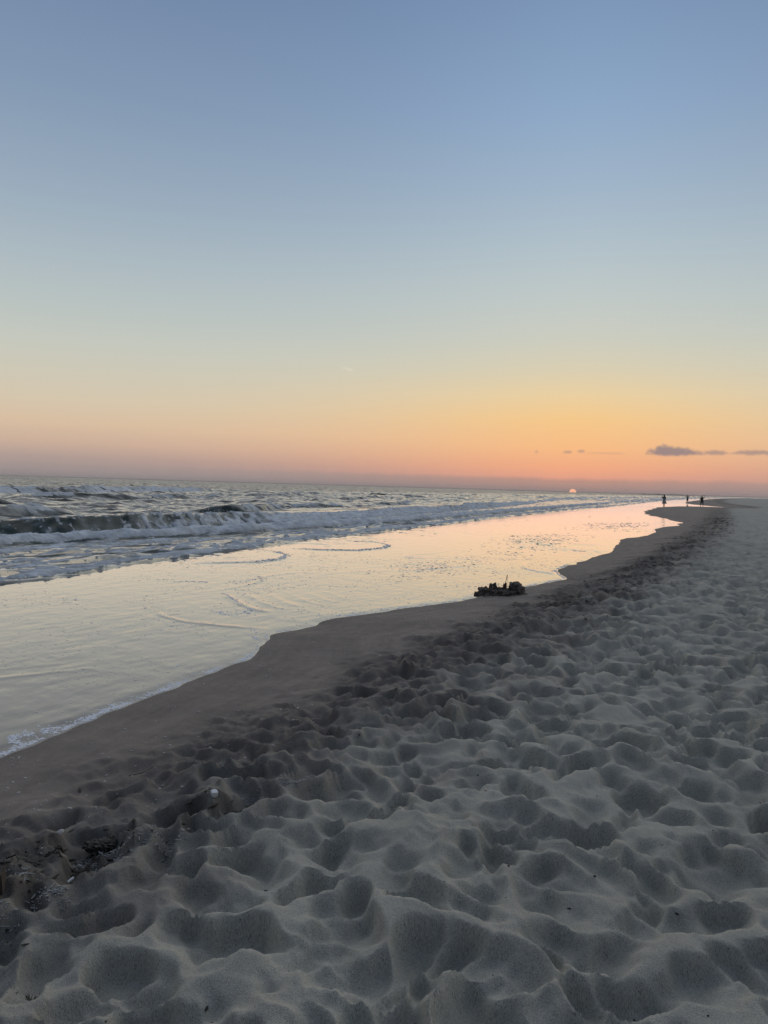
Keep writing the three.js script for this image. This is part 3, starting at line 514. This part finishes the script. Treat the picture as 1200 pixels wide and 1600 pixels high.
{
  const r = seeded(31);
  for (const [x, z, wide, n, label] of [
    [-1.13, -3.1, 0.1, 120, 'largest whitish patch of dried foam, in the hollow beside the seaweed clumps'], [-0.9, -3.2, 0.09, 80, 'whitish dried foam patch on open pale sand past the straight twig'], [-1.2, -2.76, 0.07, 80, 'oval patch of dried white foam inland of the litter stub'],
    [-1.31, -2.6, 0.06, 60, 'white dried foam patch inland of the driftwood chunk'], [-0.39, -3.74, 0.09, 70, 'loose whitish dried foam patch, farthest along from the seaweed'], [-0.6, -3.67, 0.06, 40, 'faint thin patch of dried foam next to the white litter block'], [-1.38, -2.83, 0.08, 50, 'grey dried foam patch between driftwood chunk and broad seaweed clump']]) {
    const parts = [];
    for (let i = 0; i < n; i++) {
      const a = r() * 6.3, d = wide * Math.sqrt(r()), px = x + Math.cos(a) * d * 1.25, pz = z + Math.sin(a) * d * 0.8, long = 0.006 + 0.018 * r();
      const g = new THREE.CapsuleGeometry(0.0012 + 0.0016 * r(), long, 1, 5); g.rotateZ(Math.PI / 2 + (r() - 0.5) * 0.6); g.rotateY(r() * 6.3); g.translate(px, rest(px, pz) + 0.003, pz); parts.push(g);
    }
    const g = merge(parts); g.translate(-x, -rest(x, z), -z);
    const o = add(g, paleFroth, 'dried_foam'); o.position.set(x, rest(x, z), z); tag(o, label, 'dried foam', 'patches of dried foam near the tide line', 'stuff');
  }
}
function clump(x, z, wide, high, seed, label) {
  const o = base('seaweed_clump', x, rest(x, z), z), r = seeded(seed); tag(o, label, 'seaweed');
  const g = new THREE.IcosahedronGeometry(1, 16), p = g.attributes.position;
  for (let i = 0; i < p.count; i++) { const v = V(p.getX(i), p.getY(i), p.getZ(i)), k = 1 + 0.32 * n2(v.x * 2.1 + seed, v.z * 2.1) + 0.2 * n2b(v.x * 5 + v.y * 4, v.z * 5 + seed) + 0.1 * n2(v.x * 13, v.z * 13 + v.y * 9); p.setXYZ(i, v.x * wide * k, v.y * high * k * 0.8, v.z * wide * 0.75 * k); }
  const m = BufferGeometryUtils.mergeVertices(g.deleteAttribute('normal').deleteAttribute('uv'), 1e-4); m.computeVertexNormals();
  add(m, kelp, 'matted_weed', o);
  for (let i = 0; i < 6; i++) { const a = r() * 6.3, d = wide * (0.5 + 0.5 * r()), long = wide * (0.5 + 0.7 * r()), pts = []; for (let k = 0; k < 4; k++) { const px = Math.cos(a) * (d + k * long / 3) + 0.02 * (r() - 0.5), pz = Math.sin(a) * (d + k * long / 3) * 0.8; pts.push(V(px, rest(x + px, z + pz) - rest(x, z) + 0.006 + 0.012 * r(), pz)); } add(new THREE.TubeGeometry(new THREE.CatmullRomCurve3(pts), 8, 0.0022 + 0.002 * r(), 5), kelp, 'frond', o); }
}
clump(-1.37, -2.98, 0.085, 0.014, 3, 'broad dark seaweed clump surrounded by pale shell and litter stub');
clump(-1.17, -3.2, 0.065, 0.016, 8, 'dark seaweed clump right behind a white dried foam patch');
clump(-1.13, -2.95, 0.026, 0.012, 14, 'smallest dark seaweed clump at the end of a twig');
{
  const g = new THREE.BoxGeometry(0.1, 0.075, 0.07, 8, 6, 6), p = g.attributes.position;
  for (let i = 0; i < p.count; i++) { const x = p.getX(i), y = p.getY(i), z = p.getZ(i), k = 1 + 0.08 * n2(x * 40, y * 30 + z * 25); p.setXYZ(i, x * (1 + 0.04 * n2(y * 60, z * 60)), y * k, z * k); }
  g.computeVertexNormals();
  const o = add(g, driftwood, 'driftwood_chunk'); o.position.set(-1.4, rest(-1.4, -2.72) + 0.02, -2.72); o.rotation.set(0.05, 0.25, 0.05); tag(o, 'blackish squared chunk of driftwood sunk in pale sand', 'driftwood');
  const twig = (pts, radius, label) => { const [x, z] = pts[0]; const c = new THREE.CatmullRomCurve3(pts.map(([a, b], i) => V(a - x, rest(a, b) - rest(x, z) + 0.006 + 0.004 * (i % 2), b - z))), o = add(new THREE.TubeGeometry(c, 14, radius * 0.6, 6), driftwood, 'twig'); o.position.set(x, rest(x, z), z); tag(o, label, 'twig'); };
  twig([[-1.06, -3.22], [-1.01, -3.29], [-0.95, -3.36]], 0.004, 'straight dark twig on pale sand between two dried foam patches');
  twig([[-1.26, -2.99], [-1.2, -3.03], [-1.13, -3.1]], 0.005, 'long dark twig lying along the seaweed clumps');
  twig([[-1.16, -2.92], [-1.1, -2.94], [-1.06, -2.99]], 0.004, 'short bent twig touching the smallest seaweed clump');
  twig([[-1.38, -4.18], [-1.3, -4.2], [-1.25, -4.2]], 0.003, 'tiny pale-edged stick on the smooth damp sand');
  // tuft of green weed
  const r = seeded(61), blades = [];
  for (let i = 0; i < 55; i++) { const px = -1.01 + (r() + r() - 1) * 0.075, pz = -2.28 + (r() - 0.5) * 0.035 - (px + 1.01) * 0.15, b = new THREE.ConeGeometry(0.0018, 0.012 + 0.014 * r(), 4); b.translate(0, 0.008, 0); b.rotateX((r() - 0.5) * 1.9); b.rotateZ((r() - 0.5) * 1.9); b.translate(px + 1.01, rest(px, pz) - rest(-1.01, -2.28), pz + 2.28); blades.push(b); }
  const w = add(merge(blades), greenWeed, 'weed_tuft'); w.position.set(-1.01, rest(-1.01, -2.28), -2.28); tag(w, 'dark green tuft of weed in a soft sand hollow', 'weed');
}
{
  // loose scraps along the tide line
  const r = seeded(222), scraps = [];
  for (let i = 0; i < 90000 && scraps.length < 2600; i++) {
    const t = 1.5 + 55 * Math.pow(r(), 1.6), s = dryLine(t) - 0.45 + (r() + r() - 1) * (0.9 + 0.02 * t), x = toX(s, t), z = toZ(s, t), k = wrackAt(x, z, s, t);
    if (r() > k * 0.9 + 0.01) continue;
    const a = (0.006 + 0.016 * r() * r()) * (1 + t * 0.02); scraps.push([x, rest(x, z) + 0.002, z, a * (1 + 2.2 * r()), a * 0.4, a * 0.5, r() * 6.3]);
  }
  for (let i = 0; i < 260; i++) { const d = 2 + 12 * r(), a = rad(-28 + 60 * r()), x = Math.sin(a) * d, z = -Math.cos(a) * d; if (toS(x, z) > 3) continue; const k = 0.002 + 0.005 * r(); scraps.push([x, rest(x, z), z, k * (1 + r()), k * 0.6, k, r() * 6.3]); }
  const bits = [], dust = seeded(881);
  for (let i = 0; i < 900; i++) { const t = 2.2 + 12 * Math.pow(dust(), 1.4), s = dryLine(t) - 0.5 + (wash(t) - dryLine(t) + 0.45) * dust(), x = toX(s, t), z = toZ(s, t), k = (0.0022 + 0.006 * dust() ** 3) * (1 + 0.05 * t); bits.push([x, rest(x, z) + 0.0005, z, k * (1 + dust()), k * 0.5, k, dust() * 6.3]); }
  scatter('shell_bits', shellWhite, bits, 'tiny pale shell bits sprinkled over the damp sand', 'shell bits', new THREE.IcosahedronGeometry(1, 0));
  scatter('tide_line_scraps', kelp, scraps, 'dark scraps of weed strewn along the tide line', 'weed scraps', new THREE.IcosahedronGeometry(1, 0));
}
// ---- low dark shrub where the dry sand runs out of sight
{
  const x0 = 88, z0 = -172, o = base('shrub', x0, rest(x0, z0), z0), r = seeded(17), leaves = []; tag(o, 'low dark shrub standing on the distant dry sand', 'shrub');
  for (let i = 0; i < 420; i++) { const a = r() * 6.3, u = r(), d = 0.75 * Math.cbrt(r()), l = new THREE.IcosahedronGeometry(0.06 + 0.06 * r(), 0); l.scale(1, 0.35, 0.7); l.rotateX(r() * 3); l.rotateY(r() * 6); l.translate(Math.cos(a) * d * Math.sqrt(1 - u * u), 0.15 + 0.85 * d * u, Math.sin(a) * d * Math.sqrt(1 - u * u)); leaves.push(l); }
  add(merge(leaves), paint(0.03, 0.035, 0.02, 0.9), 'crown', o);
  const stems = []; for (let i = 0; i < 6; i++) { const a = i * 1.05; stems.push(new THREE.TubeGeometry(new THREE.CatmullRomCurve3([V(0, -0.05, 0), V(Math.cos(a) * 0.12, 0.25, Math.sin(a) * 0.12), V(Math.cos(a) * 0.35, 0.55, Math.sin(a) * 0.35)]), 6, 0.02, 5)); }
  add(merge(stems), driftwood, 'trunk', o);
}

// ---- people photographing the sunset
const skin = paint(0.22, 0.125, 0.085, 0.6), darkHair = paint(0.014, 0.011, 0.01, 0.7), glassBlack = paint(0.012, 0.012, 0.014, 0.25);
function hand(wrist, toward, grip) {                     // palm, four bent fingers and a thumb; grip: which way they curl
  const w = V(...wrist), d = V(...toward).normalize(), c = V(...grip).normalize(), a = d.clone().cross(c).normalize(), at = (f, g, h) => w.clone().addScaledVector(d, f).addScaledVector(a, g).addScaledVector(c, h).toArray(), out = [[at(0, 0, 0), at(0.07, 0.012, 0), 0.022, 0.02], [at(0.01, -0.01, 0), at(0.075, -0.025, 0), 0.02, 0.017]];
  [[0.03, 0.03, 0.024], [0.01, 0.034, 0.027], [-0.011, 0.032, 0.025], [-0.031, 0.025, 0.019]].forEach(([g, l1, l2]) => { out.push([at(0.078, g, 0), at(0.078 + l1, g * 1.1, 0.012), 0.0095, 0.009], [at(0.078 + l1, g * 1.1, 0.012), at(0.078 + l1 + l2 * 0.4, g * 1.1, 0.012 + l2), 0.009, 0.0078]); });
  out.push([at(0.025, 0.028, 0.004), at(0.055, 0.05, 0.02), 0.012, 0.0105], [at(0.055, 0.05, 0.02), at(0.08, 0.052, 0.036), 0.0105, 0.009]);
  return limbs(out, 0.008, 40);
}
function person(px, pz, turn, spec) {
  const o = base('person', px, spec.on(px, pz), pz, turn), { hipL, hipR, kneeL, kneeR, footL, footR, elbowL, elbowR, handL, handR } = spec;
  tag(o, spec.label, 'person');
  const shL = [-0.165, 1.36, 0], shR = [0.165, 1.36, 0], head = [spec.lean ?? 0, 1.55, -0.02];
  const legs = [[hipL, kneeL, 0.082, 0.055], [kneeL, footL, 0.052, 0.034], [hipR, kneeR, 0.082, 0.055], [kneeR, footR, 0.052, 0.034], [footL, [footL[0] - 0.02, 0.03, footL[2] - 0.14], 0.034, 0.028], [footR, [footR[0] + 0.02, 0.03, footR[2] - 0.14], 0.034, 0.028]];
  const trunk = [[[-0.06, 0.93, 0], [0.06, 0.93, 0], 0.115, 0.115], [[0, 0.95, 0], [0, 1.12, 0], 0.115, 0.1], [[-0.05, 1.14, 0], [-0.08, 1.3, 0], 0.1, 0.09], [[0.05, 1.14, 0], [0.08, 1.3, 0], 0.1, 0.09], [[-0.14, 1.36, 0], [0.14, 1.36, 0], 0.055, 0.055]];
  const arms = [[shL, elbowL, 0.048, 0.038], [elbowL, handL, 0.037, 0.025], [shR, elbowR, 0.048, 0.038], [elbowR, handR, 0.037, 0.025]];
  const body = limbs([...legs, ...trunk, ...arms, [[0, 1.38, 0], [head[0], 1.47, -0.01], 0.052, 0.048]], 0.04, 84);
  const skull = limbs([[[head[0], 1.57, head[2] + 0.01], [head[0], 1.56, head[2] - 0.01], 0.088, 0.086], [[head[0], 1.5, head[2] - 0.03], [head[0], 1.475, head[2] - 0.055], 0.062, 0.035], [[head[0], 1.55, head[2] - 0.09], [head[0], 1.53, head[2] - 0.11], 0.012, 0.014], [[head[0] - 0.085, 1.56, head[2]], [head[0] - 0.088, 1.53, head[2]], 0.016, 0.012], [[head[0] + 0.085, 1.56, head[2]], [head[0] + 0.088, 1.53, head[2]], 0.016, 0.012], [[head[0] - 0.02, 1.5, head[2] - 0.088], [head[0] + 0.02, 1.5, head[2] - 0.088], 0.009, 0.009]], 0.02, 48);
  const geo = [body, skull, hand(handL, spec.pointL ?? [0, -1, 0], spec.gripL ?? [0, 0, -1]), hand(handR, spec.pointR ?? [0, -1, 0], spec.gripR ?? [0, 0, -1])];
  add(merge(geo), skin, 'body', o);
  for (const x of [-0.034, 0.034]) { const g = new THREE.SphereGeometry(0.011, 10, 8); g.translate(head[0] + x, 1.56, head[2] - 0.083); add(g, glassBlack, 'eye', o); }
  add(limbs(spec.hair.map(([a, b, ra, rb]) => [[a[0] + head[0], a[1], a[2] + head[2]], [b[0] + head[0], b[1], b[2] + head[2]], ra, rb]), 0.03, 40), darkHair, 'hair', o);
  spec.dress(o, { trunk, arms, legs });
  if (spec.tall) o.scale.setScalar(spec.tall / 1.66);
  return o;
}
function phoneAt(o, [x, y, z], turn, label) {
  const g = new THREE.Shape(), w = 0.037, h = 0.078, c = 0.008; g.moveTo(-w + c, -h); g.lineTo(w - c, -h); g.quadraticCurveTo(w, -h, w, -h + c); g.lineTo(w, h - c); g.quadraticCurveTo(w, h, w - c, h); g.lineTo(-w + c, h); g.quadraticCurveTo(-w, h, -w, h - c); g.lineTo(-w, -h + c); g.quadraticCurveTo(-w, -h, -w + c, -h);
  const p = add(new THREE.ExtrudeGeometry(g, { depth: 0.006, bevelEnabled: true, bevelSize: 0.001, bevelThickness: 0.001, bevelSegments: 1 }), glassBlack, 'phone');
  o.updateMatrixWorld(true); p.position.copy(o.localToWorld(V(x, y, z))); p.rotation.y = o.rotation.y + turn; tag(p, label, 'phone');
}
const longHair = [[[0, 1.59, 0.012], [0, 1.575, 0.02], 0.096, 0.096], [[0, 1.55, 0.06], [0, 1.38, 0.085], 0.07, 0.055], [[-0.06, 1.53, 0.03], [-0.06, 1.42, 0.06], 0.04, 0.03], [[0.06, 1.53, 0.03], [0.06, 1.42, 0.06], 0.04, 0.03]];
const shortHair = [[[0, 1.595, 0.008], [0, 1.58, 0.02], 0.094, 0.094], [[0, 1.55, 0.05], [0, 1.5, 0.06], 0.062, 0.045]];
const onWash = (x, z) => Math.max(rest(x, z), rest(x, z) + 0.0);
const sleeve = (arm, f) => [arm[0], arm[0].map((v, i) => lerp(v, arm[1][i], f)), arm[2], lerp(arm[2], arm[3], f)];
// woman in a pale flared dress, arm raised with a phone
{
  const paleCloth = paint(0.42, 0.4, 0.38, 0.95), greyCloth = paint(0.2, 0.2, 0.21, 0.95);
  const o = person(38.7, -105.1, rad(-20.2), {
    label: 'person in grey top and pale flared skirt holding a phone up, arm bent', on: onWash, hair: longHair, tall: 1.68, lean: 0.03,
    hipL: [-0.085, 0.88, 0], hipR: [0.085, 0.88, 0], kneeL: [-0.07, 0.47, -0.02], kneeR: [0.075, 0.47, 0.02], footL: [-0.06, 0.06, 0], footR: [0.07, 0.06, 0.06],
    elbowL: [-0.27, 1.16, -0.08], handL: [-0.3, 1.4, -0.16], pointL: [0, 1, -0.1], gripL: [1, 0.2, 0], elbowR: [0.22, 1.1, 0.02], handR: [0.12, 0.98, -0.14], pointR: [-1, 0, -0.3], gripR: [0, 0, 1],
    dress(o, { trunk, arms }) {
      add(limbs([...trunk.slice(1), sleeve(arms[0], 0.45), sleeve(arms[2], 0.45)], 0.04, 60, 0.014), greyCloth, 'top', o);
      const pos = [], idx = [], n = 40, rings = 12;
      for (let j = 0; j <= rings; j++) for (let i = 0; i <= n; i++) { const a = i / n * 6.2832, k = j / rings, rr = lerp(0.135, 0.27, Math.pow(k, 0.8)) * (1 + 0.07 * k * Math.sin(a * 7) + 0.05 * k * Math.sin(a * 3 + 1)); pos.push(Math.cos(a) * rr * (1 + 0.15 * k) + 0.05 * k, 1.06 - 0.6 * k, Math.sin(a) * rr * 0.8); }
      for (let j = 0; j < rings; j++) for (let i = 0; i < n; i++) { const a = j * (n + 1) + i, b = a + 1, c = a + n + 1, d = c + 1; idx.push(a, b, c, b, d, c); }
      const g = new THREE.BufferGeometry(); g.setAttribute('position', new THREE.Float32BufferAttribute(pos, 3)); g.setIndex(idx); g.computeVertexNormals(); add(g, paleCloth, 'skirt', o);
    },
  });
  phoneAt(o, [-0.27, 1.5, -0.2], 0, 'dark phone held up by the person in the flared skirt');
}
// person farther on, both hands up at the face
{
  const grey = paint(0.16, 0.15, 0.15, 0.95), dark = paint(0.03, 0.03, 0.035, 0.95), a = rad(21.75), d = 168;
  const o = person(Math.sin(a) * d, -Math.cos(a) * d, -a, {
    label: 'person in grey top and dark shorts with both elbows out, hands before the face', on: onWash, hair: shortHair, tall: 1.66,
    hipL: [-0.09, 0.88, 0], hipR: [0.09, 0.88, 0], kneeL: [-0.09, 0.47, -0.02], kneeR: [0.1, 0.47, 0], footL: [-0.09, 0.06, 0.02], footR: [0.11, 0.06, 0.04],
    elbowL: [-0.36, 1.42, -0.06], handL: [-0.14, 1.55, -0.2], pointL: [0.4, 0.8, -0.3], gripL: [1, 0, 0], elbowR: [0.36, 1.42, -0.06], handR: [0.14, 1.55, -0.2], pointR: [-0.4, 0.8, -0.3], gripR: [-1, 0, 0],
    dress(o, { trunk, arms, legs }) { add(limbs([...trunk.slice(1), sleeve(arms[0], 0.6), sleeve(arms[2], 0.6)], 0.04, 60, 0.016), grey, 'shirt', o); add(limbs([trunk[0], sleeve(legs[0], 0.8), sleeve(legs[2], 0.8)], 0.04, 48, 0.018), dark, 'shorts', o); },
  });
  phoneAt(o, [0, 1.62, -0.26], 0, 'dark phone held in both hands by the person with elbows out');
}
// person in dark clothes in the far pool, one arm raised
{
  const black = paint(0.018, 0.018, 0.022, 0.95), navy = paint(0.03, 0.034, 0.045, 0.95), a = rad(22.7), d = 126;
  const o = person(Math.sin(a) * d, -Math.cos(a) * d, -a, {
    label: 'person in black top and dark shorts standing in shallow water, phone raised overhead', on: onWash, hair: shortHair, tall: 1.74, lean: -0.03,
    hipL: [-0.1, 0.88, 0], hipR: [0.1, 0.88, 0], kneeL: [-0.15, 0.48, -0.03], kneeR: [0.13, 0.48, 0], footL: [-0.2, 0.06, 0.02], footR: [0.15, 0.06, 0.05],
    elbowL: [-0.3, 1.14, -0.06], handL: [-0.12, 1.06, -0.2], pointL: [1, 0, -0.3], gripL: [0, 0, 1], elbowR: [0.3, 1.38, -0.16], handR: [0.27, 1.6, -0.26], pointR: [0, 1, 0], gripR: [-1, 0, 0],
    dress(o, { trunk, arms, legs }) { add(limbs([...trunk.slice(1), sleeve(arms[0], 0.8), sleeve(arms[2], 0.5)], 0.04, 60, 0.018), black, 'shirt', o); add(limbs([trunk[0], sleeve(legs[0], 0.85), sleeve(legs[2], 0.85)], 0.04, 48, 0.02), navy, 'shorts', o); },
  });
  phoneAt(o, [0.25, 1.7, -0.29], 0, 'dark phone held overhead by the person in black');
}

// ------------------------------------------------------------------ evening sea haze
scene.fog = new THREE.FogExp2(new THREE.Color().setRGB(0.9, 0.86, 0.86), 0.0001);

renderer.render(scene, camera);
